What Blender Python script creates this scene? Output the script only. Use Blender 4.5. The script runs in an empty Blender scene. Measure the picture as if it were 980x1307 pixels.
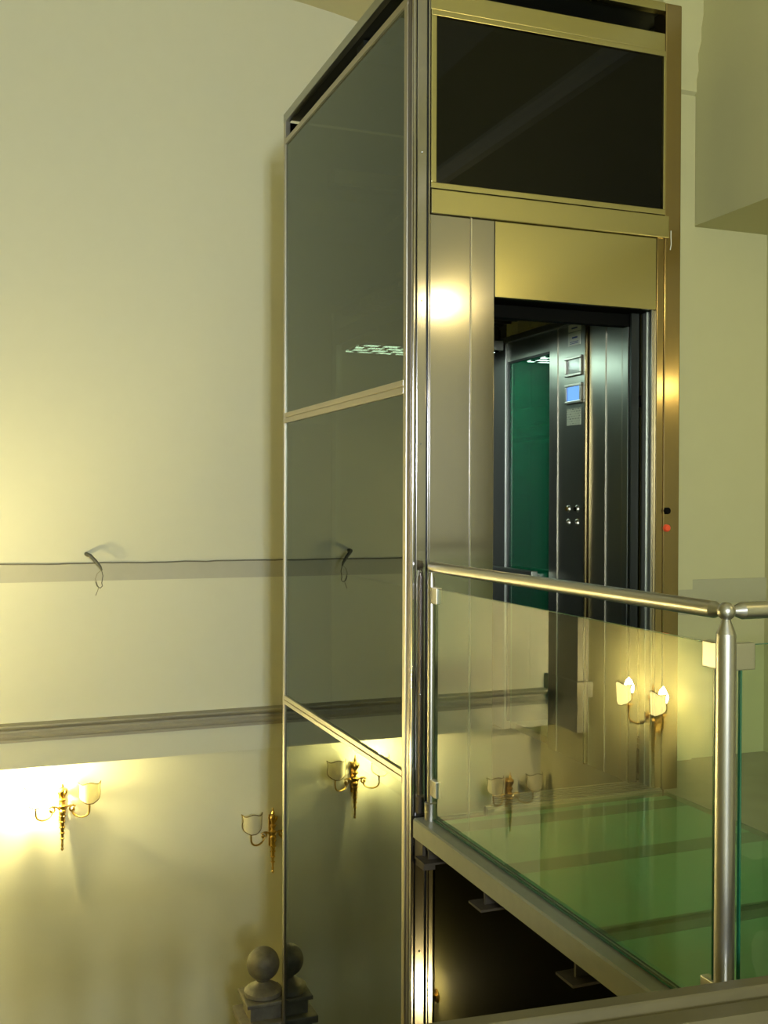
import bpy, bmesh, math, random
from mathutils import Vector, Matrix
random.seed(4)
S = bpy.context.scene
COL = S.collection
PI = math.pi

# ---------------------------------------------------------------- materials
def newmat(name):
    m = bpy.data.materials.new(name); m.use_nodes = True
    nt = m.node_tree
    for n in list(nt.nodes): nt.nodes.remove(n)
    out = nt.nodes.new('ShaderNodeOutputMaterial')
    return m, nt, out

def pbr(name, col, rough=.5, metal=0., aniso=0., noise=None, bump=0., spec=.5, var=.06, stretch=(1, 1, 1), coat=0., rvar=0.):
    m, nt, out = newmat(name)
    b = nt.nodes.new('ShaderNodeBsdfPrincipled')
    b.inputs['Base Color'].default_value = (*col, 1)
    b.inputs['Roughness'].default_value = rough
    b.inputs['Metallic'].default_value = metal
    b.inputs['Specular IOR Level'].default_value = spec
    if aniso:
        b.inputs['Anisotropic'].default_value = aniso
    if coat: b.inputs['Coat Weight'].default_value = coat
    nt.links.new(b.outputs[0], out.inputs[0])
    if noise:
        tc = nt.nodes.new('ShaderNodeTexCoord'); mp = nt.nodes.new('ShaderNodeMapping')
        mp.inputs['Scale'].default_value = stretch
        n = nt.nodes.new('ShaderNodeTexNoise'); n.inputs['Scale'].default_value = noise
        n.inputs['Detail'].default_value = 5
        nt.links.new(tc.outputs['Object'], mp.inputs[0]); nt.links.new(mp.outputs[0], n.inputs['Vector'])
        r = nt.nodes.new('ShaderNodeMapRange')
        r.inputs['To Min'].default_value = 1 - var; r.inputs['To Max'].default_value = 1 + var
        nt.links.new(n.outputs['Fac'], r.inputs['Value'])
        mx = nt.nodes.new('ShaderNodeVectorMath'); mx.operation = 'SCALE'
        mx.inputs[0].default_value = col
        nt.links.new(r.outputs[0], mx.inputs['Scale']); nt.links.new(mx.outputs[0], b.inputs['Base Color'])
        if rvar:
            r2 = nt.nodes.new('ShaderNodeMapRange')
            r2.inputs['To Min'].default_value = rough - rvar; r2.inputs['To Max'].default_value = rough + rvar
            nt.links.new(n.outputs['Fac'], r2.inputs['Value']); nt.links.new(r2.outputs[0], b.inputs['Roughness'])
        if bump:
            bp = nt.nodes.new('ShaderNodeBump'); bp.inputs['Strength'].default_value = bump
            bp.inputs['Distance'].default_value = .004
            nt.links.new(n.outputs['Fac'], bp.inputs['Height']); nt.links.new(bp.outputs[0], b.inputs['Normal'])
    return m

def glass(name, tint, ior=1.5, gain=2.0, gloss=(1, 1, 1), rough=.0, body=None, bodyfac=0.):
    """slab glass: tinted transparency, both faces' reflection gathered on the outer face"""
    m, nt, out = newmat(name)
    N = nt.nodes.new; L = nt.links.new
    tr = N('ShaderNodeBsdfTransparent'); tr.inputs[0].default_value = (*tint, 1)
    gl = N('ShaderNodeBsdfGlossy'); gl.inputs['Color'].default_value = (*gloss, 1); gl.inputs['Roughness'].default_value = rough
    fr = N('ShaderNodeFresnel'); fr.inputs[0].default_value = ior
    geo = N('ShaderNodeNewGeometry')
    inv = N('ShaderNodeMath'); inv.operation = 'SUBTRACT'; inv.inputs[0].default_value = 1
    L(geo.outputs['Backfacing'], inv.inputs[1])
    g = N('ShaderNodeMath'); g.operation = 'MULTIPLY'; g.inputs[1].default_value = gain; L(fr.outputs[0], g.inputs[0])
    f = N('ShaderNodeMath'); f.operation = 'MULTIPLY'; f.use_clamp = True
    L(g.outputs[0], f.inputs[0]); L(inv.outputs[0], f.inputs[1])
    mx = N('ShaderNodeMixShader'); L(f.outputs[0], mx.inputs[0])
    base = tr.outputs[0]
    if body:
        d = N('ShaderNodeBsdfDiffuse'); d.inputs[0].default_value = (*body, 1)
        m2 = N('ShaderNodeMixShader'); m2.inputs[0].default_value = bodyfac
        L(tr.outputs[0], m2.inputs[1]); L(d.outputs[0], m2.inputs[2]); base = m2.outputs[0]
    L(base, mx.inputs[1]); L(gl.outputs[0], mx.inputs[2]); L(mx.outputs[0], out.inputs[0])
    return m

def emit(name, col, s, transp=False):
    m, nt, out = newmat(name)
    e = nt.nodes.new('ShaderNodeEmission'); e.inputs[0].default_value = (*col, 1); e.inputs[1].default_value = s
    if transp:
        t = nt.nodes.new('ShaderNodeBsdfTransparent'); a = nt.nodes.new('ShaderNodeAddShader')
        nt.links.new(e.outputs[0], a.inputs[0]); nt.links.new(t.outputs[0], a.inputs[1]); nt.links.new(a.outputs[0], out.inputs[0])
    else: nt.links.new(e.outputs[0], out.inputs[0])
    return m

M = {}
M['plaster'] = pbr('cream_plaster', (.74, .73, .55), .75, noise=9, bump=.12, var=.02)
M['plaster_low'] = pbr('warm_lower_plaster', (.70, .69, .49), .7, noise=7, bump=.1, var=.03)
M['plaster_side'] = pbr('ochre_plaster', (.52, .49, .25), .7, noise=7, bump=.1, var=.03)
M['band'] = pbr('grey_painted_band', (.52, .51, .40), .75, noise=12, var=.05)
M['moulding'] = pbr('grey_stone_moulding', (.36, .34, .26), .6, noise=14, var=.08, bump=.1)
M['line'] = pbr('dark_edge_line', (.16, .15, .10), .7)
M['pilaster'] = pbr('grey_pilaster_stone', (.22, .21, .15), .6, noise=10, var=.1)
M['ceiling'] = pbr('ceiling_plaster', (.55, .53, .34), .8, noise=6, var=.03)
M['stone_floor'] = pbr('grey_green_stone_floor', (.24, .23, .14), .25, noise=6, var=.2)
M['marble'] = pbr('brown_marble', (.085, .07, .03), .45, noise=5, var=.35, stretch=(1, 4, 4), spec=.5)
M['marble_dark'] = pbr('dark_marble_floor', (.10, .09, .06), .3, noise=4, var=.3)
M['ballstone'] = pbr('veined_grey_stone', (.125, .115, .085), .5, noise=22, var=.6, bump=.15)
M['steel'] = pbr('brushed_steel', (.40, .375, .39), .13, 1., .4, noise=60, var=.012, stretch=(1, 1, .02))
M['steel_warmlit'] = pbr('brushed_steel_header', (.55, .49, .25), .25, 1., .4, noise=60, var=.012, stretch=(.02, 1, 1))  # same brushed steel, with gold from the warm lamplight put into its colour
M['steel_brown'] = pbr('bronze_toned_steel', (.40, .30, .15), .20, 1., .5, noise=60, var=.04, stretch=(1, 1, .02))
M['steel_dark'] = pbr('dark_brushed_steel', (.42, .43, .38), .34, 1., .4, noise=60, var=.015, stretch=(1, 1, .02))
M['polish'] = pbr('satin_stainless_tube', (.50, .48, .43), .33, 1., noise=80, var=.03)
M['alu'] = pbr('pale_aluminium', (.46, .42, .34), .38, 1.)
M['alu_paint'] = pbr('painted_channel', (.16, .16, .11), .45, .1, noise=25, var=.12)
M['rust'] = pbr('rusty_steel', (.04, .03, .018), .7, .2, noise=30, var=.4, bump=.3)
M['black'] = pbr('black_gap', (.004, .004, .003), .8, spec=.05)
M['black_metal'] = pbr('black_painted_steel', (.02, .022, .018), .4, .3)
M['brass'] = pbr('antique_brass', (.62, .42, .12), .28, 1., noise=40, var=.25)
M['rim'] = pbr('brass_rim', (.22, .16, .05), .4, .8)
M['smoke'] = glass('smoked_glass', (.30, .31, .28), 1.52, 1.0, gloss=(.90, 1, .92))
M['smoke_front'] = glass('dark_front_glass', (.05, .05, .04), 1.5, .65)
M['clear'] = glass('clear_rail_glass', (.86, .92, .84), 1.52, 1.5)
M['green_edge'] = pbr('green_glass_edge', (.012, .09, .045), .1, coat=.5)
M['green_pane'] = glass('green_cabin_glass', (.20, .75, .50), 1.5, 1.5, body=(.010, .20, .10), bodyfac=.5)
M['cabin_left'] = glass('cabin_clear_glass', (.92, .96, .90), 1.5, 1.0)
M['floor_glass'] = glass('green_floor_glass', (.80, .93, .82), 1.45, 1.0, rough=.10)
M['frost'] = pbr('frosted_green_sheet', (.25, .43, .28), .7, noise=5, var=.06)
M['beam_green'] = pbr('dark_grey_flange', (.12, .20, .13), .6, noise=12, var=.1)
M['bulb_on'] = emit('lit_bulb', (1, .86, .45), 500, True)
M['bulb_off'] = pbr('frosted_bulb', (.7, .68, .55), .2)
M['candle'] = pbr('candle_sleeve', (.78, .74, .52), .5)
M['blue'] = emit('blue_lcd', (.16, .38, .95), 1.3)
M['lcd'] = pbr('pale_grey_display', (.42, .50, .42), .2, coat=.3)
M['red'] = pbr('red_button', (.80, .09, .03), .35)
M['redglow'] = emit('red_button_glow', (1, .1, .03), .5)
M['cable'] = pbr('grey_cable', (.10, .10, .08), .6)
M['wire'] = pbr('pale_wire', (.35, .33, .22), .6)

def shade_mat(name, col, tfac):
    m, nt, out = newmat(name); N = nt.nodes.new
    d = N('ShaderNodeBsdfDiffuse'); t = N('ShaderNodeBsdfTranslucent'); mx = N('ShaderNodeMixShader')
    no = N('ShaderNodeTexNoise'); no.inputs['Scale'].default_value = 30
    cr = N('ShaderNodeMapRange'); cr.inputs['To Min'].default_value = .94; cr.inputs['To Max'].default_value = 1.04
    nt.links.new(no.outputs['Fac'], cr.inputs['Value'])
    v = N('ShaderNodeVectorMath'); v.operation = 'SCALE'; v.inputs[0].default_value = col
    nt.links.new(cr.outputs[0], v.inputs['Scale'])
    nt.links.new(v.outputs[0], d.inputs[0]); nt.links.new(v.outputs[0], t.inputs[0])
    mx.inputs[0].default_value = tfac
    nt.links.new(d.outputs[0], mx.inputs[1]); nt.links.new(t.outputs[0], mx.inputs[2]); nt.links.new(mx.outputs[0], out.inputs[0])
    return m
M['shade'] = shade_mat('parchment_shade', (.86, .82, .60), .5)

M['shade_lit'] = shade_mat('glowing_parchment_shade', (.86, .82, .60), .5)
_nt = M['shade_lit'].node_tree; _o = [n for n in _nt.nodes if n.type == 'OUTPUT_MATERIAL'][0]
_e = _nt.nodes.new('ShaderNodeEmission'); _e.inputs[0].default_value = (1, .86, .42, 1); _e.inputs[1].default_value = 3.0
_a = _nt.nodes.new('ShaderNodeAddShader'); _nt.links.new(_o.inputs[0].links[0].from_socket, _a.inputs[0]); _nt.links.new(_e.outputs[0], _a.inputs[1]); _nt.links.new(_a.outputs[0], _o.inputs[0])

def grille_mat():
    m, nt, out = newmat('perforated_light_grille'); N = nt.nodes.new; L = nt.links.new
    tc = N('ShaderNodeTexCoord'); mp = N('ShaderNodeMapping'); mp.inputs['Scale'].default_value = (1, 1, 1)
    br = N('ShaderNodeTexBrick'); br.offset = .5
    br.inputs['Color1'].default_value = (1, 1, 1, 1); br.inputs['Color2'].default_value = (1, 1, 1, 1); br.inputs['Mortar'].default_value = (0, 0, 0, 1)
    br.inputs['Scale'].default_value = 1; br.inputs['Mortar Size'].default_value = .015
    br.inputs['Brick Width'].default_value = .11; br.inputs['Row Height'].default_value = .085
    L(tc.outputs['Object'], mp.inputs[0]); L(mp.outputs[0], br.inputs['Vector'])
    e = N('ShaderNodeEmission'); e.inputs[0].default_value = (.72, 1, .84, 1)
    mu = N('ShaderNodeMath'); mu.operation = 'MULTIPLY'; mu.inputs[1].default_value = 10.0
    L(br.outputs['Color'], mu.inputs[0]); L(mu.outputs[0], e.inputs[1]); L(e.outputs[0], out.inputs[0])
    return m
M['grille'] = grille_mat()

def notice_mat(name, scale=1.):
    m, nt, out = newmat(name); N = nt.nodes.new; L = nt.links.new
    tc = N('ShaderNodeTexCoord'); mp = N('ShaderNodeMapping'); mp.inputs['Scale'].default_value = (1, 1, 1)
    br = N('ShaderNodeTexBrick'); br.inputs['Color1'].default_value = (.10, .11, .09, 1); br.inputs['Color2'].default_value = (.50, .52, .40, 1)
    br.inputs['Mortar'].default_value = (.55, .57, .43, 1); br.inputs['Mortar Size'].default_value = .004; br.inputs['Scale'].default_value = 1
    br.inputs['Brick Width'].default_value = .025 * scale; br.inputs['Row Height'].default_value = .012 * scale; br.inputs['Bias'].default_value = .1
    sep = N('ShaderNodeSeparateXYZ'); cmb = N('ShaderNodeCombineXYZ')
    L(tc.outputs['Object'], mp.inputs[0]); L(mp.outputs[0], sep.inputs[0]); L(sep.outputs['Y'], cmb.inputs[0]); L(sep.outputs['Z'], cmb.inputs[1])
    L(cmb.outputs[0], br.inputs['Vector'])
    b = N('ShaderNodeBsdfPrincipled'); b.inputs['Roughness'].default_value = .5
    L(br.outputs['Color'], b.inputs['Base Color']); L(b.outputs[0], out.inputs[0])
    return m
M['notice'] = notice_mat('printed_notice')
M['paper'] = pbr('white_paper', (.70, .72, .62), .5)
M['ink'] = pbr('blue_ink', (.03, .06, .25), .5)

# ---------------------------------------------------------------- mesh helpers
def box(bm, x0, x1, y0, y1, z0, z1, bev=0.):
    r = bmesh.ops.create_cube(bm, size=1)
    vs = r['verts']
    bmesh.ops.scale(bm, vec=(x1 - x0, y1 - y0, z1 - z0), verts=vs)
    bmesh.ops.translate(bm, vec=((x0 + x1) / 2, (y0 + y1) / 2, (z0 + z1) / 2), verts=vs)
    if bev:
        es = set(e for v in vs for e in v.link_edges)
        bmesh.ops.bevel(bm, geom=list(es), offset=bev, segments=2, affect='EDGES', profile=.6)

def frame_for(d):
    d = d.normalized(); a = Vector((0, 0, 1)) if abs(d.z) < .9 else Vector((1, 0, 0))
    x = d.cross(a).normalized(); return x, d.cross(x).normalized()

def tube(bm, pts, rad, n=12, caps=True):
    pts = [Vector(p) for p in pts]
    if not hasattr(rad, '__len__'): rad = [rad] * len(pts)
    rings = []; px = None
    for i, p in enumerate(pts):
        d = (pts[min(i + 1, len(pts) - 1)] - pts[max(i - 1, 0)]).normalized()
        if px is None: x, y = frame_for(d)
        else:
            x = (px - d * px.dot(d)).normalized(); y = d.cross(x).normalized()
        px = x
        rings.append([bm.verts.new(p + (x * math.cos(2 * PI * k / n) + y * math.sin(2 * PI * k / n)) * rad[i]) for k in range(n)])
    for a, b in zip(rings, rings[1:]):
        for k in range(n): bm.faces.new((a[k], a[(k + 1) % n], b[(k + 1) % n], b[k]))
    if caps:
        bm.faces.new(rings[0][::-1]); bm.faces.new(rings[-1])

def lathe(bm, prof, c=(0, 0, 0), n=20, axis='z'):
    """prof: list of (r, h)"""
    c = Vector(c); rings = []
    for r, h in prof:
        r = max(r, .0004)
        ring = []
        for k in range(n):
            a = 2 * PI * k / n
            if axis == 'z': v = Vector((r * math.cos(a), r * math.sin(a), h))
            elif axis == 'x': v = Vector((h, r * math.cos(a), r * math.sin(a)))
            else: v = Vector((r * math.sin(a), h, r * math.cos(a)))
            ring.append(bm.verts.new(c + v))
        rings.append(ring)
    for a, b in zip(rings, rings[1:]):
        for k in range(n): bm.faces.new((a[k], a[(k + 1) % n], b[(k + 1) % n], b[k]))
    bm.faces.new(rings[0][::-1]); bm.faces.new(rings[-1])

def ball(bm, c, r, n=24):
    bmesh.ops.create_uvsphere(bm, u_segments=n, v_segments=n // 2 + 2, radius=r, matrix=Matrix.Translation(c))

def prism(bm, poly, axis, a0, a1):
    """extrude closed 2D polygon along axis; poly in the two remaining coords"""
    def mk(p, a):
        if axis == 'x': return Vector((a, p[0], p[1]))
        if axis == 'y': return Vector((p[0], a, p[1]))
        return Vector((p[0], p[1], a))
    A = [bm.verts.new(mk(p, a0)) for p in poly]; B = [bm.verts.new(mk(p, a1)) for p in poly]
    n = len(poly)
    for i in range(n): bm.faces.new((A[i], A[(i + 1) % n], B[(i + 1) % n], B[i]))
    bm.faces.new(A[::-1]); bm.faces.new(B)

def obj(name, fn, m, parent=None, smooth=False, loc=None):
    bm = bmesh.new(); fn(bm)
    bmesh.ops.recalc_face_normals(bm, faces=bm.faces)
    me = bpy.data.meshes.new(name); bm.to_mesh(me); bm.free()
    if smooth:
        for p in me.polygons: p.use_smooth = True
        me.set_sharp_from_angle(angle=math.radians(40 if smooth is True else smooth))
    me.materials.append(M[m] if isinstance(m, str) else m)
    o = bpy.data.objects.new(name, me); COL.objects.link(o)
    if parent is not None: o.parent = parent
    if loc: o.location = loc
    return o

def thing(name, label, cat, loc=(0, 0, 0), rz=0, group=None):
    o = bpy.data.objects.new(name, None); COL.objects.link(o)
    o.location = loc; o.rotation_euler = (0, 0, rz); o.empty_display_size = .1
    o['label'] = label; o['category'] = cat
    if group: o['group'] = group
    return o

def struct(name, fn, m, label, smooth=False):
    o = obj(name, fn, m, None, smooth); o['kind'] = 'structure'; o['label'] = label
    return o
def bxf(*a, **k): return lambda bm: box(bm, *a, **k)

# ---------------------------------------------------------------- dimensions
U0, U1, V0, V1 = 1.640, 2.936, 3.99, 5.94        # lift shaft footprint
YW, YL = 7.57, 7.87                              # upper and lower back wall
UL, UR = -1.01, 3.33                             # left wall, right wall
VN = 4.43                                        # jamb
ZF = -3.7                                        # lower hall floor
ZS = 4.545                                       # vault spring
VB = -3.2                                        # rear wall

# ---------------------------------------------------------------- room shell
struct('wall_back', bxf(UL - .3, UR + .9, YW, YW + .6, -.53, 5.3), 'plaster', 'upper part of the back wall in cream plaster')
struct('wall_back_lower', bxf(UL - .3, UR + .9, YL, YL + .3, ZF, -.535), 'plaster_low', 'lower part of the back wall, recessed under the fascia')
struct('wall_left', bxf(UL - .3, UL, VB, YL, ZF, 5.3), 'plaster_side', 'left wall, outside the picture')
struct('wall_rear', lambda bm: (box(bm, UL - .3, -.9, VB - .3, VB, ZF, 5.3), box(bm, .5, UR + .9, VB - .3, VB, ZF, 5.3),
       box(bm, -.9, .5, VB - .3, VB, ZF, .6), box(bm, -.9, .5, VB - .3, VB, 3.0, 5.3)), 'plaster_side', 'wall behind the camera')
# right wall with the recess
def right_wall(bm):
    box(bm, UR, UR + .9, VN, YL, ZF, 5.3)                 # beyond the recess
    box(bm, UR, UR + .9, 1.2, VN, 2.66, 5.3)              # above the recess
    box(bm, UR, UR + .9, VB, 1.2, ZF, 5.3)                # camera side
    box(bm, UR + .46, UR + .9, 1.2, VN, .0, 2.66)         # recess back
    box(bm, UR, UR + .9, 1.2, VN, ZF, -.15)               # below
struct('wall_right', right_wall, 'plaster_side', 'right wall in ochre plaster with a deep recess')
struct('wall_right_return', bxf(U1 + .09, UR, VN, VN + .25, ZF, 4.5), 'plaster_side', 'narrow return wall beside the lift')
# soffit/jamb trims
def dado_right(bm):
    box(bm, UR, UR + .46, VN - .012, VN, 0.775, .898)
    box(bm, U1 + .14, UR - .001, VN - .025, VN, .726, .85)
M['band_right'] = pbr('olive_dado_band', (.40, .38, .22), .7, noise=9, var=.05)
struct('trim_1', dado_right, 'band_right', 'grey band across the recess jamb')
def vault(bm):
    n = 24; cu = (UL + UR) / 2; a = (UR - UL) / 2; pts = []
    for i in range(n + 1):
        t = PI - PI * i / n
        pts.append((cu + a * math.cos(t), ZS + .46 * math.sin(t)))
    out = [(UR + .3, ZS), (UR + .3, 5.4), (UL - .3, 5.4), (UL - .3, ZS)]
    prism(bm, pts + out, 'y', VB, YW)
struct('ceiling', vault, 'ceiling', 'shallow vaulted plaster ceiling', True)
# corbel profile at the return wall's corner
def corbel(bm):
    prof = [(VN, 3.30), (VN - .025, 3.32), (VN - .025, 3.38), (VN - .04, 3.42), (VN - .035, 3.50), (VN - .06, 3.56), (VN - .06, 3.62), (VN - .075, 3.68), (VN - .075, 3.80), (VN, 3.80)]
    prism(bm, prof, 'x', U1 + .16, UR)
    box(bm, U1 + .14, UR, VN - .07, VN, 3.80, 4.5)
struct('trim_2', corbel, 'plaster_side', 'stepped corbel at the top of the return wall', True)
struct('trim_3', bxf(U1 + .16, UR - .002, VN - .02, VN, -.0, 3.30), 'plaster_side', 'flat pilaster strip beside the lift')

# back wall: painted band, moulding
def wavy_band(bm):
    n = 60; random.seed(2)
    top, bot = [], []
    for i in range(n + 1):
        u = UL + (UR - UL) * i / n
        top.append((u, .846 + random.uniform(-.003, .003))); bot.append((u, .728))
    prism(bm, bot + top[::-1], 'y', YW - .004, YW)
struct('trim_4', wavy_band, 'band', 'grey painted band on the back wall')
def wavy_line(bm):
    n = 60; random.seed(2)
    top, bot = [], []
    for i in range(n + 1):
        u = UL + (UR - UL) * i / n; z = .846 + random.uniform(-.003, .003)
        top.append((u, z + .009)); bot.append((u, z))
    prism(bm, bot + top[::-1], 'y', YW - .010, YW)
struct('trim_5', wavy_line, 'line', 'thin dark edge above the grey band')
def mould(bm):
    y = YW
    prof = [(y, -.345), (y - .035, -.345), (y - .035, -.325), (y - .045, -.315), (y - .05, -.30), (y - .04, -.288), (y - .03, -.28), (y - .03, -.265),
            (y - .06, -.255), (y - .078, -.243), (y - .09, -.232), (y - .09, -.222), (y, -.218)]
    prism(bm, prof, 'x', UL, UR)
struct('trim_6', mould, 'moulding', 'grey stone string course on the back wall')
struct('trim_8', lambda bm: prism(bm, [(UR, 3.70), (UR - .05, 3.71), (UR - .07, 3.74), (UR - .10, 3.77), (UR - .10, 3.80), (UR, 3.80)], 'y', VB, 3.6), 'plaster', 'cornice on the right wall')
# left wall pilaster seen in the rail's reflection
def pil(bm):
    box(bm, UL, UL + .1, 7.12, YW, -.5, 3.2)
    box(bm, UL, UL + .13, 7.10, YW, .42, .46)
    box(bm, UL, UL + .14, 7.06, YW, -.22, -.1)
struct('trim_7', pil, 'pilaster', 'grey stone pilaster in the far left corner')
# floors
struct('floor', bxf(UL, UR, 2.0, YL, ZF - .2, ZF), 'marble_dark', 'dark stone floor of the lower hall')
struct('floor_landing', lambda bm: box(bm, UL, UR, VB, 1.95, -.62, -.36), 'stone_floor', 'stone landing the camera stands on')
struct('floor_landing_upper', lambda bm: (box(bm, 2.862, UR + .46, 1.6, VN, -.13, 0.0), box(bm, U1 + .1, UR, V0 + .0, VN, -.13, -.001)), 'stone_floor', 'stone landing strip between the glass floor and the right wall')
# the wall under the camera's landing
struct('wall_under_landing', bxf(UL, UR, VB, .4, ZF, -.62), 'marble_dark', 'wall below the landing')

# added window behind the camera, invented to house the key light
def added_winframe(bm):
    box(bm, -.9, -.84, VB - .2, VB + .02, .6, 3.0); box(bm, .44, .5, VB - .2, VB + .02, .6, 3.0)
    box(bm, -.84, .44, VB - .2, VB + .02, .6, .66); box(bm, -.84, .44, VB - .2, VB + .02, 2.94, 3.0)
    box(bm, -.23, -.17, VB - .18, VB - .02, .66, 2.94); box(bm, -.84, .44, VB - .17, VB - .03, 1.9, 1.95)
struct('added_window_frame', added_winframe, 'paper', 'added window frame behind the camera, made up to house the key light')
struct('added_window_panes', bxf(-.84, .44, VB - .15, VB - .14, .66, 2.94), emit('key_light_panes', (.95, 1, .80), 2.0), 'added glowing panes behind the camera, made up for the key light')

# ---------------------------------------------------------------- lift shaft
sh = thing('lift_shaft', 'tall free-standing glass and brushed steel lift enclosure with smoked side panes', 'elevator shaft', (U0, V0, ZF))
def L(fn):   # shift geometry into the local frame of the shaft
    def g(bm):
        fn(bm); bmesh.ops.translate(bm, vec=(-U0, -V0, -ZF), verts=bm.verts)
    return g
def part(name, fn, m, parent=sh, smooth=False, lab=None):
    o = obj(name, L(fn), m, parent, smooth)
    if lab: o['label'] = lab
    return o
ZT = 3.50
# near corner post
def np_side(bm):
    box(bm, U0, U0 + .03, V0 + .066, V0 + .100, ZF, ZT, .004)
def np_front(bm):
    box(bm, U0 + .002, U0 + .016, V0, V0 + .022, ZF, ZT, .004)
    box(bm, U0 + .019, U0 + .062, V0, V0 + .03, ZF, ZT, .003)
    box(bm, U0 + .068, U0 + .076, V0 - .002, V0 + .03, ZF, ZT, .002)
part('corner_post', np_side, 'alu'); part('corner_post', np_front, 'steel')
M['post_dark'] = pbr('dark_mauve_steel', (.16, .14, .14), .3, .9)
part('corner_post_channel', bxf(U0 + .004, U0 + .03, V0 + .030, V0 + .062, ZF, ZT, bev=.003), 'post_dark')
part('post_core', bxf(U0 + .008, U0 + .074, V0 + .010, V0 + .09, ZF, ZT - .01), 'black_metal')
for z in (-.9, -.55, -.2, .5, 1.0, 1.52, 2.1, 2.7):
    part('screw', lambda bm: ball(bm, (U0 + .040, V0 - .001, z), .0035, 8), 'steel_dark')
part('rear_post', bxf(U0, U0 + .03, V1 - .035, V1, ZF, ZT, bev=.003), 'alu')
part('rear_post', bxf(U1 - .03, U1, V1 - .035, V1, ZF, ZT, bev=.003), 'alu')
part('right_post', lambda bm: (box(bm, 2.850, U1, V0, V0 + .09, ZF, ZT, .006)), 'steel_brown', lab='brown-toned steel right post')
part('right_post_fillet', bxf(2.8125, 2.849, V0 + .002, V0 + .09, -.02, 2.46, bev=.003), 'steel_brown')
# left side panes and rails
PZ = [(ZF + .1, -1.90), (-1.87, .120), (.170, 1.730), (1.788, 3.320)]
for a, b in PZ: part('side_pane', bxf(U0 + .008, U0 + .018, V0 + .098, V1 - .035, a, b), 'smoke')
for a, b in PZ: part('side_pane', bxf(U1 - .018, U1 - .008, V0 + .09, V1 - .035, a, b), 'smoke')
for (z0, z1) in ((-1.90, -1.87), (.120, .170), (1.730, 1.788)):
    for x0, x1 in ((U0 - .002, U0 + .026), (U1 - .026, U1 + .002)):
        zm = (z0 + z1) / 2
        part('side_rail', lambda bm: (box(bm, x0, x1, V0 + .095, V1 - .03, z0, zm - .0025, .002), box(bm, x0, x1, V0 + .095, V1 - .03, zm + .0025, z1, .002),
             box(bm, x0 + .006, x1 - .006, V0 + .095, V1 - .03, zm - .003, zm + .003)), 'alu')
for x0, x1 in ((U0 - .002, U0 + .03), (U1 - .03, U1 + .002)):
    part('side_top_rail', bxf(x0, x1, V0 + .06, V1 - .03, 3.320, 3.350, bev=.002), 'alu')
    part('side_head_beam', bxf(x0, x1, V0 + .03, V1, 3.452, ZT, bev=.003), 'steel_dark')
# rear dark cladding and roof
part('rear_pane', bxf(U0 + .03, U1 - .03, V1 - .02, V1 - .012, ZF, 3.452), 'smoke_front')
part('roof_plate', bxf(U0 + .02, U1 - .02, V0 + .03, V1 - .01, 3.47, 3.49), 'black_metal')
part('roof_girder', bxf(U0 + .06, U1 - .06, 4.75, 4.85, 3.36, 3.46), 'black_metal')
part('rear_girder', bxf(1.92, U1 - .05, V1 - .09, V1 - .04, 3.12, 3.20), 'plaster')
part('rear_rail', bxf(U0 + .03, U1 - .03, V1 - .035, V1 - .02, 1.73, 1.79), 'alu')
# front
XF = U0 + .078
part('front_head_beam', bxf(XF, 2.849, V0, V0 + .04, 3.462, ZT, bev=.002), 'steel_warmlit')
part('front_top_bar', bxf(XF, 2.849, V0 + .001, V0 + .04, 3.285, 3.363, bev=.003), 'steel_warmlit')
def transom_frame(bm):
    a, b, t = XF, 2.849, .024
    z0, z1 = 2.560, 3.283
    y0, y1 = V0 - .006, V0 + .02
    box(bm, a, b, y0, y1, z1 - t, z1, .003); box(bm, a, b, y0, y1, z0, z0 + t, .003)
    box(bm, a, a + t, y0 - .0005, y1, z0 + t, z1 - t, .003); box(bm, b - .012, b, y0 - .0005, y1, z0 + t, z1 - t, .003)
part('transom_frame', transom_frame, 'steel_warmlit')
part('transom_pane', bxf(XF + .02, 2.84, V0 + .004, V0 + .012, 2.58, 3.262), 'smoke_front')
part('transom_backing', bxf(XF + .02, 2.84, V0 + .06, V0 + .07, 2.47, 3.262), 'black_metal')
part('lintel_beam', bxf(XF, 2.866, V0 - .012, V0 + .03, 2.457, 2.555, bev=.004), 'steel_warmlit')
part('front_panel', bxf(XF, 1.9000, V0 + .002, V0 + .03, -.14, 2.455, bev=.002), 'steel')
part('front_panel', bxf(1.9030, 2.0095, V0 + .002, V0 + .03, -.14, 2.455, bev=.002), 'steel')
part('panel_seam', bxf(1.8985, 1.9045, V0 - .002, V0 + .01, -.14, 2.455), 'polish')
part('door_header', bxf(2.0125, 2.809, V0 + .002, V0 + .03, 2.139, 2.455, bev=.002), 'steel_warmlit')
part('door_return', bxf(1.98, 2.008, V0 + .03, V0 + .14, 0, 2.139, bev=.002), 'steel_dark')
part('door_header_return', bxf(2.0, 2.82, V0 + .03, V0 + .15, 2.139, 2.20), 'black')
def dstrips(bm):
    box(bm, 2.812, 2.848, V0 + .09, V0 + .118, 0, 2.139, .002)
    box(bm, 2.800, 2.812, V0 + .022, V0 + .030, 0, 2.139, .001)
    box(bm, 2.803, 2.812, V0 + .066, V0 + .073, 0, 2.139, .001)
part('door_return', dstrips, 'steel_dark')
part('door_return_strip', bxf(2.808, 2.812, V0 + .03, V0 + .10, 0, 2.139), 'steel_dark')
# folded landing door leaves at the right jamb
part('landing_door', bxf(2.760, 2.800, V0 + .118, V0 + .132, .01, 2.139), 'black_metal')
part('door_sill', lambda bm: (box(bm, 1.98, 2.84, V0 - .02, V0 + .15, -.03, .004), [box(bm, 1.98, 2.84, V0 + k * .028 - .012, V0 + k * .028 + .004, .004, .011) for k in range(6)]), 'alu')
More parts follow.
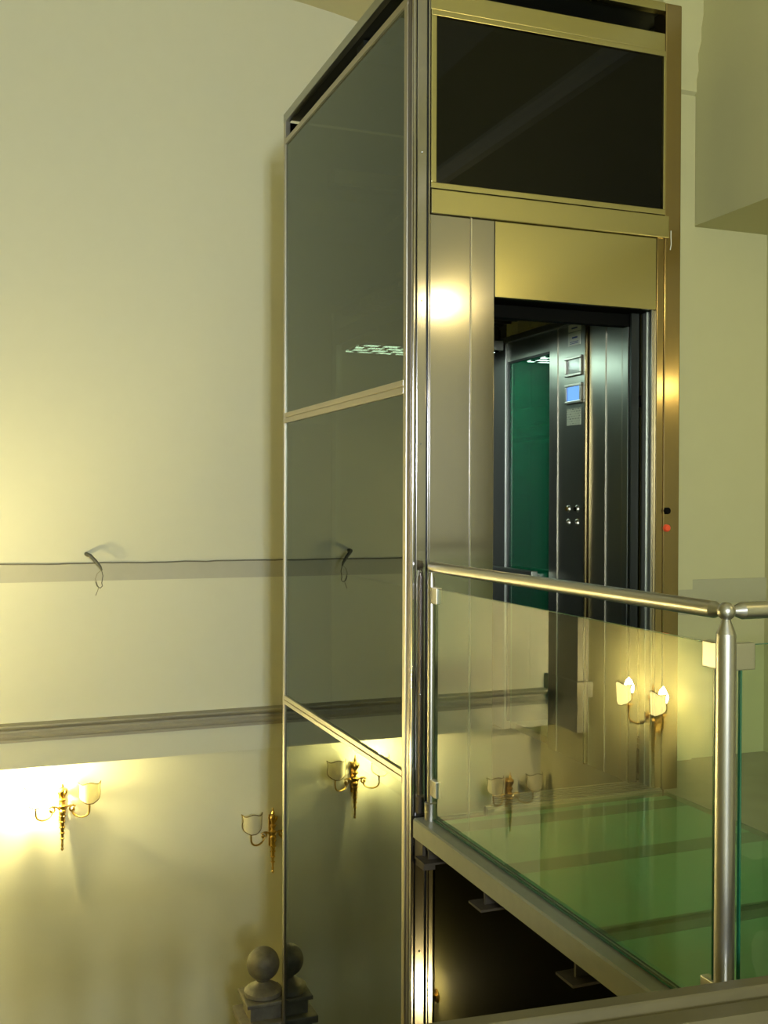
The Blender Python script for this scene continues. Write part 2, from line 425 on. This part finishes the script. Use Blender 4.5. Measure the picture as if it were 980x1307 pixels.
# call buttons on the right post
part('call_button', lambda bm: lathe(bm, [(.0, -.016), (.012, -.016), (.015, -.012), (.015, 0)], (2.868, V0, 1.247), 18, 'y'), 'black', smooth=True, lab='black call button')
part('call_button', lambda bm: lathe(bm, [(.0, -.014), (.012, -.014), (.016, -.010), (.017, 0)], (2.868, V0, 1.170), 18, 'y'), 'red', smooth=True, lab='red lit call button')
# thin bright wire hanging from the lintel's right end
part('loose_wire', lambda bm: tube(bm, [(2.874, V0 - .013, 2.49), (2.872, V0 - .016, 2.46), (2.8735, V0 - .016, 2.43), (2.870, V0 - .014, 2.405)], .0018, 6), 'paper')
# below the bridge
part('lower_front_pane', bxf(U0 + .105, 2.849, V0 + .008, V0 + .016, ZF + .1, -.2), 'smoke_front')
part('lower_front_backing', bxf(U0 + .09, 2.849, V0 + .05, V0 + .06, ZF + .1, -.2), 'black_metal')
part('lower_front_strip', bxf(XF + .002, U0 + .102, V0 + .003, V0 + .03, ZF, -.16, bev=.003), 'steel')
part('lower_front_beam', bxf(U0 + .09, 2.849, V0 + .0, V0 + .05, -.2, -.142, bev=.002), 'black_metal')
# guide bracket behind the cabin's green pane, and guide rails
part('guide_bracket', lambda bm: (box(bm, 2.81, 2.83, 4.6, 5.9, 1.72, 1.80), box(bm, 2.81, 2.85, 4.6, 5.9, 1.70, 1.715), box(bm, 2.81, 2.85, 4.6, 5.9, 1.62, 1.64)), 'steel_dark')
part('guide_rail', bxf(U1 - .075, U1 - .035, 5.60, 5.66, ZF, 3.4), 'steel_dark')

# ---------------------------------------------------------------- lift cabin
UC, VC0, VC1, ZC = 2.79, 4.14, 5.52, 2.175
UA = 1.80
car = thing('lift_cabin', 'open lift cabin with green glass side, steel control panel and lit ceiling grille', 'elevator cabin', (UA, VC0, -.01))
def C(fn):
    def g(bm):
        fn(bm); bmesh.ops.translate(bm, vec=(-UA, -VC0, .01), verts=bm.verts)
    return g
def cpart(name, fn, m, parent=None, smooth=False, lab=None):
    o = obj(name, C(fn), m, parent or car, smooth)
    if lab: o['label'] = lab
    return o
cpart('cabin_floor', bxf(UA, UC + .03, VC0, VC1, -.06, 0), 'black_metal')
cpart('cabin_ceiling', bxf(UA, UC + .03, VC0, VC1 + .02, ZC + .13, ZC + .16), 'black_metal')
cpart('ceiling_slats', lambda bm: [box(bm, UA + .02, UC - .02, 4.3 + k * .09, 4.33 + k * .09, ZC + .10, ZC + .125) for k in range(13)], 'rust')
cpart('ceiling_frame', lambda bm: (box(bm, UC - .03, UC + .03, VC0, VC1, ZC, ZC + .03), box(bm, UA, UA + .04, VC0, VC1, ZC, ZC + .03), box(bm, UA, UC, VC1 - .03, VC1 + .02, ZC, ZC + .13)), 'steel_dark')
lg = cpart('light_tray', lambda bm: (box(bm, UA + .04, 2.64, 5.13, VC1 - .04, 2.098, 2.15, .004), box(bm, UA + .2, UA + .22, 5.3, 5.32, 2.15, 2.31), box(bm, 2.4, 2.42, 5.3, 5.32, 2.15, 2.31)), 'steel_dark')
cpart('light_grille', bxf(UA + .06, 2.62, 5.15, VC1 - .05, 2.092, 2.097), 'grille', lg)
cpart('rear_wall_panel', bxf(UA, UC + .03, VC1, VC1 + .02, 0, ZC + .1), 'black_metal')
cpart('corner_column', bxf(UC - .02, UC + .02, VC1 - .16, VC1, 0, ZC, bev=.004), 'steel_dark')
cpart('corner_column', bxf(UA, UA + .03, VC1 - .06, VC1, 0, ZC, bev=.004), 'alu')
cpart('glass_side_pane', bxf(UC + .004, UC + .014, 4.885, VC1 - .16, .05, 2.07), 'green_pane', lab='green glass side pane')
cpart('pane_head', bxf(UC - .004, UC + .02, 4.885, VC1 - .16, 2.07, ZC, bev=.002), 'steel_dark')
cpart('pane_bead', lambda bm: (box(bm, UC - .006, UC + .01, VC1 - .175, VC1 - .16, .05, 2.07), box(bm, UC - .004, UC + .012, 4.885, VC1 - .175, 2.058, 2.07)), 'black_metal')
cpart('left_glass_pane', bxf(UA + .004, UA + .012, VC0 + .1, VC1 - .06, .9, 2.125), 'cabin_left')
cpart('left_lower_panel', bxf(UA, UA + .02, VC0 + .1, VC1 - .06, 0, .9), 'steel_dark')
cpart('left_head', bxf(UA, UA + .02, VC0 + .1, VC1 - .06, 2.125, ZC), 'steel_dark')
cpart('handrail', lambda bm: (box(bm, UC - .075, UC - .035, 4.95, VC1 - .02, .85, .92, .006), box(bm, UC - .06, UC + .004, 5.0, 5.02, .86, .9), box(bm, UC - .06, UC + .004, 5.42, 5.44, .86, .9)), 'steel_dark')
cp = cpart('control_panel', lambda bm: (box(bm, UC - .012, UC + .02, 4.520, 4.880, 0, ZC, .003)), 'steel_dark')
cpart('panel_edge', bxf(UC - .016, UC - .010, 4.790, 4.7935, 0, ZC), 'alu', cp)
cpart('panel_edge', bxf(UC - .022, UC + .01, 4.510, 4.519, 0, ZC, bev=.002), 'steel_brown', cp)
def disp(z0, z1, mat, lab):
    f = cpart('display_bezel', lambda bm: (box(bm, UC - .026, UC - .012, 4.548, 4.705, z0, z0 + .014, .003), box(bm, UC - .026, UC - .012, 4.548, 4.705, z1 - .014, z1, .003),
              box(bm, UC - .026, UC - .012, 4.548, 4.565, z0 + .014, z1 - .014, .003), box(bm, UC - .026, UC - .012, 4.688, 4.705, z0 + .014, z1 - .014, .003)), 'polish', cp)
    f['label'] = lab + ' frame'
    cpart('display_screen', bxf(UC - .016, UC - .011, 4.564, 4.690, z0 + .013, z1 - .013), mat, cp).__setitem__('label', lab)
disp(1.912, 2.010, 'lcd', 'pale unlit display'); disp(1.775, 1.873, 'blue', 'glowing blue display')
cpart('notice_plate', bxf(UC - .014, UC - .0115, 4.568, 4.700, 1.668, 1.752), 'notice', cp)
cpart('paper_sticker', bxf(UC - .0145, UC - .0115, 4.575, 4.69, 2.065, 2.130), 'paper', cp)
cpart('paper_sticker', bxf(UC - .0145, UC - .0115, 4.572, 4.687, 2.136, 2.172), 'paper', cp)
for (a, b, c, d) in ((4.60, 4.65, 2.100, 2.108), (4.59, 4.67, 2.082, 2.085), (4.59, 4.67, 2.074, 2.077), (4.60, 4.655, 2.148, 2.155)):
    cpart('printed_line', bxf(UC - .0155, UC - .0145, a, b, c, d), 'ink', cp)
for (v, z, mm) in ((4.682, 1.249, 'brass'), (4.600, 1.249, 'black'), (4.682, 1.180, 'polish'), (4.600, 1.180, 'polish')):
    b = cpart('push_button', lambda bm: lathe(bm, [(.0, -.010), (.014, -.010), (.019, -.004), (.020, 0)], (UC - .012, v, z), 18, 'x'), 'polish', cp, True)
    cpart('button_cap', lambda bm: lathe(bm, [(.0, -.004), (.010, -.004), (.011, 0)], (UC - .0215, v, z), 14, 'x'), mm, b, True)
cpart('side_wall_panel', bxf(UC - .006, UC + .02, 4.356, 4.500, 0, ZC, bev=.002), 'steel_dark')
cpart('side_wall_panel', bxf(UC - .006, UC + .02, 4.212, 4.352, 0, ZC, bev=.002), 'steel_dark')
cpart('panel_edge', bxf(UC - .010, UC, 4.3520, 4.3560, 0, ZC), 'alu')
cpart('car_door_header', bxf(UA + .2, UC + .02, 4.14, 4.19, 2.085, 2.2), 'black')
cpart('panel_edge', bxf(UC - .014, UC + .01, 4.200, 4.211, 0, ZC, bev=.002), 'alu')
cpart('car_door_leaf', bxf(UC - .02, UC + .02, 4.150, 4.196, 0, ZC, bev=.003), 'steel_dark')

# ---------------------------------------------------------------- glass bridge
br = thing('glass_bridge', 'green glass footbridge floor on rusty steel beams leading to the lift door', 'bridge', (1.70, 2.05, -.2))
def B(fn):
    def g(bm):
        fn(bm); bmesh.ops.translate(bm, vec=(-1.70, -2.05, .2), verts=bm.verts)
    return g
def bpart(name, fn, m, lab=None):
    o = obj(name, B(fn), m, br)
    if lab: o['label'] = lab
    return o
bv = [2.13, 2.75, 3.36, 3.86]
for a, b in ((2.06, 2.749), (2.752, 3.955)):
    bpart('glass_floor_panel', bxf(1.735, 2.858, a, b, -.018, -.002, bev=.001), 'floor_glass')
for a, b in zip(bv, bv[1:]):
    bpart('frosted_sheet', bxf(1.735, 2.858, a + .055, b - .055, -.030, -.020), 'frost')
bpart('frosted_sheet', bxf(1.735, 2.858, bv[-1] + .05, 3.965, -.030, -.020), 'frost')
def side_channel(bm):
    prof = [(1.645, -.075), (1.645, -.004), (1.651, .002), (1.730, .002), (1.730, -.006), (1.738, -.006), (1.738, -.030), (1.66, -.030), (1.66, -.075)]
    prism(bm, prof, 'y', 2.0, 3.975)
bpart('side_channel', side_channel, 'alu_paint', 'pale painted steel edge channel')
bpart('glass_seat', bxf(1.7315, 1.7345, 2.06, 3.955, -.02, .004), 'green_edge')
for v in bv:
    bpart('cross_beam', lambda bm: (box(bm, 1.662, 2.858, v - .052, v + .052, -.038, -.0315), box(bm, 1.662, 2.858, v - .005, v + .005, -.13, -.038), box(bm, 1.625, 2.858, v - .05, v + .05, -.138, -.130)), 'rust')
    bpart('beam_gasket', bxf(1.74, 2.855, v - .054, v + .054, -.031, -.0195), 'beam_green')
bpart('fixing_bracket', lambda bm: (box(bm, 1.66, 1.71, 3.90, 3.985, -.19, -.138), box(bm, 1.655, 1.668, 3.90, 3.98, -.16, -.06)), 'rust')

# ---------------------------------------------------------------- railing
RU, RP, RN, ZR = 1.704, 3.9335, 2.126, 1.022
rl = thing('glass_railing', 'stainless tube railing with clear glass panels and ball-jointed corner post along the bridge', 'railing', (RU, RN, 0))
def R(fn):
    def g(bm):
        fn(bm); bmesh.ops.translate(bm, vec=(-RU, -RN, 0), verts=bm.verts)
    return g
def rpart(name, fn, m, parent=None, smooth=True):
    return obj(name, R(fn), m, parent or rl, smooth)
hr = .0215
def handrail_a(bm):
    y0, y1 = RN + .040, RP - .012
    lathe(bm, [(.010, y0 - .024), (hr, y0 + .006), (hr, y1), (.008, y1 + .022)], (RU, 0, ZR), 48, 'y')
rpart('handrail', handrail_a, 'polish', smooth=9.5)
rpart('handrail', lambda bm: lathe(bm, [(.010, RU + .016), (hr, RU + .046), (hr, 3.29), (.01, 3.31)], (0, RN, ZR - .0), 48, 'x'), 'polish', smooth=9.5)
rpart('ball_joint', lambda bm: ball(bm, (RU, RN, ZR), .0225), 'polish')
def newel(bm):
    lathe(bm, [(.040, 0), (.040, .008), (.0245, .010), (.0245, ZR - .075), (.0235, ZR - .055), (.010, ZR - .020)], (RU, RN, 0), 48)
rpart('corner_post', newel, 'polish', smooth=9.5)
def epost(bm):
    lathe(bm, [(.026, .002), (.026, .07), (.0235, .072), (.0150, .074), (.0150, ZR - .055), (.006, ZR - .012)], (RU, RP, 0), 24)
rpart('end_post', epost, 'polish')
rpart('end_ball', lambda bm: ball(bm, (RU, RP, ZR), .014), 'polish')
# panels
GU = RU + .002
def gpanel(axis):
    def f(bm):
        if axis == 'y': box(bm, GU - .005, GU + .005, RN + .045, RP - .032, .012, ZR - .085, .001)
        else: box(bm, RU + .045, 3.27, RN - .005, RN + .005, .012, ZR - .085, .001)
    return f
g1 = rpart('glass_panel', gpanel('y'), 'clear', smooth=False)
rpart('panel_edge', lambda bm: (box(bm, GU - .0045, GU + .0045, RN + .040, RN + .0448, .012, ZR - .085), box(bm, GU - .0045, GU + .0045, RN + .04, RP - .032, .0065, .0118), box(bm, GU - .0045, GU + .0045, RN + .045, RP - .032, ZR - .0848, ZR - .083)), 'green_edge', g1, False)
g2 = rpart('glass_panel', gpanel('x'), 'clear', smooth=False)
rpart('panel_edge', lambda bm: (box(bm, RU + .040, RU + .0448, RN - .0045, RN + .0045, .012, ZR - .085), box(bm, RU + .04, 3.27, RN - .0045, RN + .0045, ZR - .0848, ZR - .083)), 'green_edge', g2, False)
for z in (.068, ZR - .112):
    rpart('clamp', lambda bm: box(bm, GU - .013, GU + .013, RN + .018, RN + .078, z - .033, z + .033, .003), 'polish', smooth=False)
    rpart('clamp', lambda bm: box(bm, RU + .018, RU + .078, RN - .013, RN + .013, z - .033, z + .033, .003), 'polish', smooth=False)
    rpart('clamp', lambda bm: box(bm, GU - .012, GU + .012, RP - .072, RP - .010, max(z, .137) - .033, max(z, .137) + .033, .003), 'polish', smooth=False)

# ---------------------------------------------------------------- stone balustrade in the foreground
bl = thing('stone_balustrade', 'brown marble balustrade cap running across the bottom right foreground', 'balustrade', (1.615, 1.878, -.36), math.radians(-4.7))
def capprof(bm):
    prof = [(.02, .48), (.02, .55), (.0, .565), (.0, .604), (.006, .610), (.040, .610), (.046, .604), (.050, .592), (.058, .586), (.066, .590), (.075, .598), (.12, .596), (.130, .580), (.140, .560), (.17, .556), (.20, .54), (.20, .50), (.18, .48)]
    prism(bm, [(-y, z) for y, z in prof], 'x', -2.3, 1.6)
obj('cap', capprof, 'marble', bl, True)
obj('cap_groove', lambda bm: box(bm, -2.3, 1.6, -.16, -.012, .47, .48), 'marble_dark', bl)
for k in range(12):
    obj('baluster', lambda bm: lathe(bm, [(.05, .05), (.05, .07), (.03, .09), (.055, .18), (.06, .23), (.03, .33), (.028, .38), (.045, .42), (.045, .44)], (-2.15 + k * .325, -.09, 0), 16), 'marble', bl, True)
obj('plinth', lambda bm: box(bm, -2.3, 1.6, -.18, 0, 0, .05), 'marble', bl)
obj('under_rail', lambda bm: box(bm, -2.3, 1.6, -.17, -.01, .44, .47), 'marble', bl)

# ---------------------------------------------------------------- ball finial on its pedestal
nw = thing('stone_newel', 'grey stone newel post topped with a ball, at the stair below the back wall', 'newel post', (1.574, 6.12, ZF))
zb = -1.457 - ZF
obj('ball_finial', lambda bm: ball(bm, (0, 0, zb), .097, 32), 'ballstone', nw, True)
obj('neck', lambda bm: lathe(bm, [(.07, zb - .125), (.05, zb - .115), (.038, zb - .10), (.045, zb - .085), (.05, zb - .08)], n=24), 'ballstone', nw, True)
obj('pedestal', lambda bm: (lathe(bm, [(.105, zb - .185), (.115, zb - .17), (.112, zb - .15), (.09, zb - .135), (.07, zb - .128), (.06, zb - .120)], n=28),
    box(bm, -.125, .125, -.125, .125, zb - .205, zb - .18, .006), box(bm, -.10, .10, -.10, .10, zb - .29, zb - .205, .004),
    box(bm, -.15, .15, -.15, .15, zb - .335, zb - .29, .008), box(bm, -.12, .12, -.12, .12, .12, zb - .335), box(bm, -.15, .15, -.15, .15, 0, .12, .01)), 'ballstone', nw)

# ---------------------------------------------------------------- sconces
def arm_pts(s):
    P = []
    # inner volute
    for i in range(22):
        t = i / 21; a = PI * 2.1 * (1 - t) + PI * .5; r = .006 + .020 * t
        P.append((s * (.072 + r * math.cos(a)), -.205 + r * math.sin(a)))
    e = []
    n = 14
    for i in range(n + 1):        # lower sweep up to the cup
        t = i / n; a = PI * 1.0 + PI * 1.0 * t
        e.append((s * (.1235 + .0565 * math.cos(a)), -.215 + .045 * math.sin(a)))
    e.append((s * .181, -.185)); e.append((s * .180, -.165))
    return P, e
def sconce(name, label, loc, rz, lit, group=None):
    t = thing(name, label, 'wall lamp', loc, rz, group)
    yb = -.05
    def stem(bm):
        prof = [(.002, -.498), (.009, -.49), (.011, -.482), (.006, -.472), (.009, -.465), (.010, -.455), (.007, -.447), (.010, -.40), (.014, -.34), (.018, -.28), (.021, -.235),
                (.026, -.225), (.024, -.213), (.017, -.205), (.022, -.19), (.027, -.178), (.014, -.168), (.012, -.155), (.024, -.142), (.026, -.132), (.012, -.122), (.014, -.105), (.024, -.09),
                (.027, -.075), (.020, -.06), (.010, -.05), (.014, -.042), (.010, -.028), (.005, -.018), (.007, -.010), (.003, 0)]
        lathe(bm, prof, (0, yb, 0), 14)
        for i in range(5):          # leaf wraps of the torch
            z = -.25 - i * .04; r = .021 - i * .0027
            for k in range(6):
                a = k * PI / 3 + i * .5
                ball(bm, (r * math.cos(a), yb + r * math.sin(a), z), .0065, 6)
        for k in range(6):          # acanthus ring at the top
            a = k * PI / 3
            tube(bm, [(.016 * math.cos(a), yb + .016 * math.sin(a), -.11), (.030 * math.cos(a), yb + .030 * math.sin(a), -.085), (.034 * math.cos(a), yb + .034 * math.sin(a), -.068), (.026 * math.cos(a), yb + .026 * math.sin(a), -.062)], [.004, .006, .004, .002], 6)
    obj('torch_stem', stem, 'brass', t, True)
    obj('wall_plate', lambda bm: (box(bm, -.022, .022, -.012, 0, -.30, -.06, .004), tube(bm, [(0, -.01, -.2), (0, yb, -.2)], .008, 8)), 'brass', t)
    for s, on in ((-1, lit[0]), (1, lit[1])):
        def arm(bm):
            P, e = arm_pts(s)
            tube(bm, [(x, yb, z) for x, z in P], [.0045 + .003 * i / 21 for i in range(22)], 8)
            tube(bm, [(s * .014, yb, -.212), (s * .03, yb, -.190), (s * .05, yb, -.180), (s * .072, yb, -.180), (s * .090, yb, -.190)], .007, 8)
            yc = yb - .0
            q = [(x, yb - .055 * min(1, max(0, (abs(x) - .067) / .1)), z) for x, z in e]
            tube(bm, q, .0068, 8)
            ball(bm, (s * .072, yb, -.205), .010, 8)
        a = obj('arm', arm, 'brass', t, True)
        cx, cy = s * .180, yb - .055
        obj('cup', lambda bm: lathe(bm, [(.006, -.172), (.012, -.166), (.008, -.160), (.030, -.150), (.032, -.146), (.014, -.143), (.010, -.138)], (cx, cy, 0), 16), 'brass', a, True)
        obj('candle_tube', lambda bm: lathe(bm, [(.0105, -.143), (.0105, -.085), (.008, -.083)], (cx, cy, 0), 12), 'candle', a, True)
        obj('bulb', lambda bm: lathe(bm, ([(.009, -.083), (.024, -.070), (.032, -.048), (.030, -.028), (.016, .002), (.002, .020)] if on else [(.007, -.083), (.015, -.070), (.0175, -.055), (.013, -.035), (.005, -.018), (.001, -.012)]), (cx, cy, 0), 14), 'bulb_on' if on else 'bulb_off', a, True)
        # shield-shaped half shade curving round the bulb, open to the wall
        NS, NT = 18, 12
        def outline(tt):     # half width: pointed foot, belly, waist, flared corners
            K = [(0, .22), (.10, .58), (.20, .88), (.32, 1.0), (.5, 1.0), (.66, .92), (.82, .90), (.93, .98), (1, 1.06)]
            for (a, wa), (b, wb) in zip(K, K[1:]):
                if tt <= b: return wa + (wb - wa) * (tt - a) / (b - a)
            return 1.1
        def spt(x, tt):
            w = outline(tt); Rr = .070
            ang = x * w * 1.22
            ztop = -.150 + .142 * tt + (.008 * math.cos(1.7 * PI * x) if tt > .6 else 0) * (tt - .6) * 2.5
            Rt = Rr * (1 + .10 * tt)
            return Vector((cx + Rt * math.sin(ang) * 1.05, cy - Rt * math.cos(ang), ztop))
        def shade(bm):
            g = [[bm.verts.new(spt(-1 + 2 * i / NS, j / NT)) for i in range(NS + 1)] for j in range(NT + 1)]
            for j in range(NT):
                for i in range(NS): bm.faces.new((g[j][i], g[j][i + 1], g[j + 1][i + 1], g[j + 1][i]))
        so = obj('shade', shade, 'shade_lit' if on else 'shade', a, True)
        md = so.modifiers.new('thickness', 'SOLIDIFY'); md.thickness = .0015
        def rim(bm):
            P = [spt(-1 + 2 * i / NS, 0) for i in range(NS + 1)] + [spt(1, j / NT) for j in range(1, NT + 1)] + [spt(1 - 2 * i / NS, 1) for i in range(1, NS + 1)] + [spt(-1, 1 - j / NT) for j in range(1, NT)]
            P.append(P[0]); tube(bm, P, .0034, 6, False)
        obj('shade_rim', rim, 'rim', so, True)
        obj('shade_holder', lambda bm: tube(bm, [(cx, cy, -.148), (cx, cy - .03, -.152), (cx, cy - .056, -.146)], .003, 6), 'brass', a, True)
        if on:
            l = bpy.data.lights.new('bulb_light', 'POINT'); l.energy = SC_E; l.color = (1, .82, .34); l.shadow_soft_size = .02
            lo = bpy.data.objects.new('bulb_light', l); COL.objects.link(lo); lo.parent = a; lo.location = (cx, cy, -.055)
    return t
SC_E = 32
sconce('wall_sconce', 'brass two-arm wall sconce on the lower back wall at far left, its left bulb blazing', (.552, YL, -.699), 0, (True, False))
sconce('wall_sconce', 'unlit brass two-arm wall sconce half hidden behind the lift glass edge', (2.085, YL, -1.046), 0, (False, False))
SC_E = 42
sconce('wall_sconce', 'brass wall sconce with both shades glowing, seen mirrored in the railing glass', (UL, 6.20, .02), PI / 2 , (True, True)).scale = (1.12, 1.12, 1.12)
sconce('wall_sconce', 'brass wall sconce seen only as a small dark reflection low in the railing glass', (-.70, YL, -.95), 0, (False, False))
def globe(label, loc, d, e, r=.07):
    t = thing('globe_lamp', label, 'wall lamp', loc, math.atan2(d[1], d[0]))
    obj('bracket', lambda bm: (lathe(bm, [(.05, 0), (.05, .012), (.02, .02), (.012, .08)], n=20, axis='x'), tube(bm, [(.07, 0, 0), (.12, 0, -.02), (.14, 0, -.01)], .010)), 'brass', t, True)
    g = obj('glass_globe', lambda bm: ball(bm, (.14, 0, r), r, 24), 'globe', t, True)
    l = bpy.data.lights.new('bulb_light', 'POINT'); l.energy = e; l.color = (1, .82, .36); l.shadow_soft_size = r * .8
    lo = bpy.data.objects.new('bulb_light', l); COL.objects.link(lo); lo.parent = t; lo.location = (.14, 0, r)
M['globe'] = emit('lit_globe', (1, .84, .42), 17, True)
globe('glowing globe lamp on the right wall, its glare on the steel beside the door', (UR, .70, 2.70), (-1, 0), 10, .052)
globe('glowing globe lamp in the recess, its glare on the lift post', (UR + .46, 2.82, 1.90), (-1, 0), 1.0, .04)
globe('glowing globe lamp low on the right wall, its glare on the post below the bridge', (UR, .45, -2.56), (-1, 0), 30, .09)

# ---------------------------------------------------------------- cable stub on the back wall
cb = thing('cable_stub', 'dark cable end with loose wires sticking out of the cream back wall', 'cable', (.755, YW, .86))
obj('cable', lambda bm: tube(bm, [(-.062, 0, .055), (-.060, -.05, .052), (-.045, -.09, .048), (-.01, -.10, .010), (.02, -.11, -.03), (.03, -.115, -.055)], [.014, .014, .013, .012, .010, .006], 10), 'cable', cb, True)
obj('loose_wire', lambda bm: tube(bm, [(.028, -.115, -.05), (.0, -.11, -.075), (-.012, -.11, -.11), (.0, -.11, -.15), (.01, -.11, -.17), (.0, -.11, -.20), (-.01, -.11, -.225)], .003, 6), 'wire', cb, True)
obj('loose_wire', lambda bm: tube(bm, [(.028, -.115, -.05), (.038, -.11, -.09), (.03, -.11, -.14), (.035, -.11, -.16), (.02, -.11, -.175), (.0, -.115, -.16), (-.01, -.11, -.13)], .003, 6), 'cable', cb, True)

# ---------------------------------------------------------------- lights
def area(name, loc, target, size, e, col, sy=None):
    l = bpy.data.lights.new(name, 'AREA'); l.energy = e; l.color = col; l.size = size
    if sy: l.shape = 'RECTANGLE'; l.size_y = sy
    o = bpy.data.objects.new(name, l); COL.objects.link(o); o.location = loc
    o.rotation_euler = (Vector(target) - Vector(loc)).to_track_quat('-Z', 'Y').to_euler()
    return o
area('key_light', (-.2, VB - .1, 1.9), (.8, 6, 1.2), .45, 420, (.90, 1, 1.06), .8)  # key light from behind the camera, set in the added window
area('cabin_light', (2.25, 5.3, 2.10), (2.5, 4.9, 0), .3, 3.5, (.72, 1, .86))

w = bpy.data.worlds.new('world'); S.world = w; w.use_nodes = True
w.node_tree.nodes['Background'].inputs[0].default_value = (.02, .02, .015, 1)

# ---------------------------------------------------------------- camera
cam = bpy.data.cameras.new('camera'); co = bpy.data.objects.new('camera', cam); COL.objects.link(co)
yaw, pitch, roll = .3640, -.0110, -.0031
fwd = Vector((math.sin(yaw) * math.cos(pitch), math.cos(yaw) * math.cos(pitch), math.sin(pitch)))
r0 = Vector((math.cos(yaw), -math.sin(yaw), 0)); u0 = r0.cross(fwd)
rt = r0 * math.cos(roll) - u0 * math.sin(roll); up = r0 * math.sin(roll) + u0 * math.cos(roll)
mt = Matrix((rt, up, -fwd)).transposed().to_4x4(); mt.translation = Vector((0, 0, 1.29))
co.matrix_world = mt
cam.sensor_fit = 'VERTICAL'; cam.sensor_height = 36; cam.lens = 1358.7 / 1307 * 36
cam.clip_start = .05
S.camera = co
S.view_settings.view_transform = 'Standard'; S.view_settings.look = 'None'
S.view_settings.exposure = .1; S.view_settings.gamma = 1; S.view_settings.use_curve_mapping = False
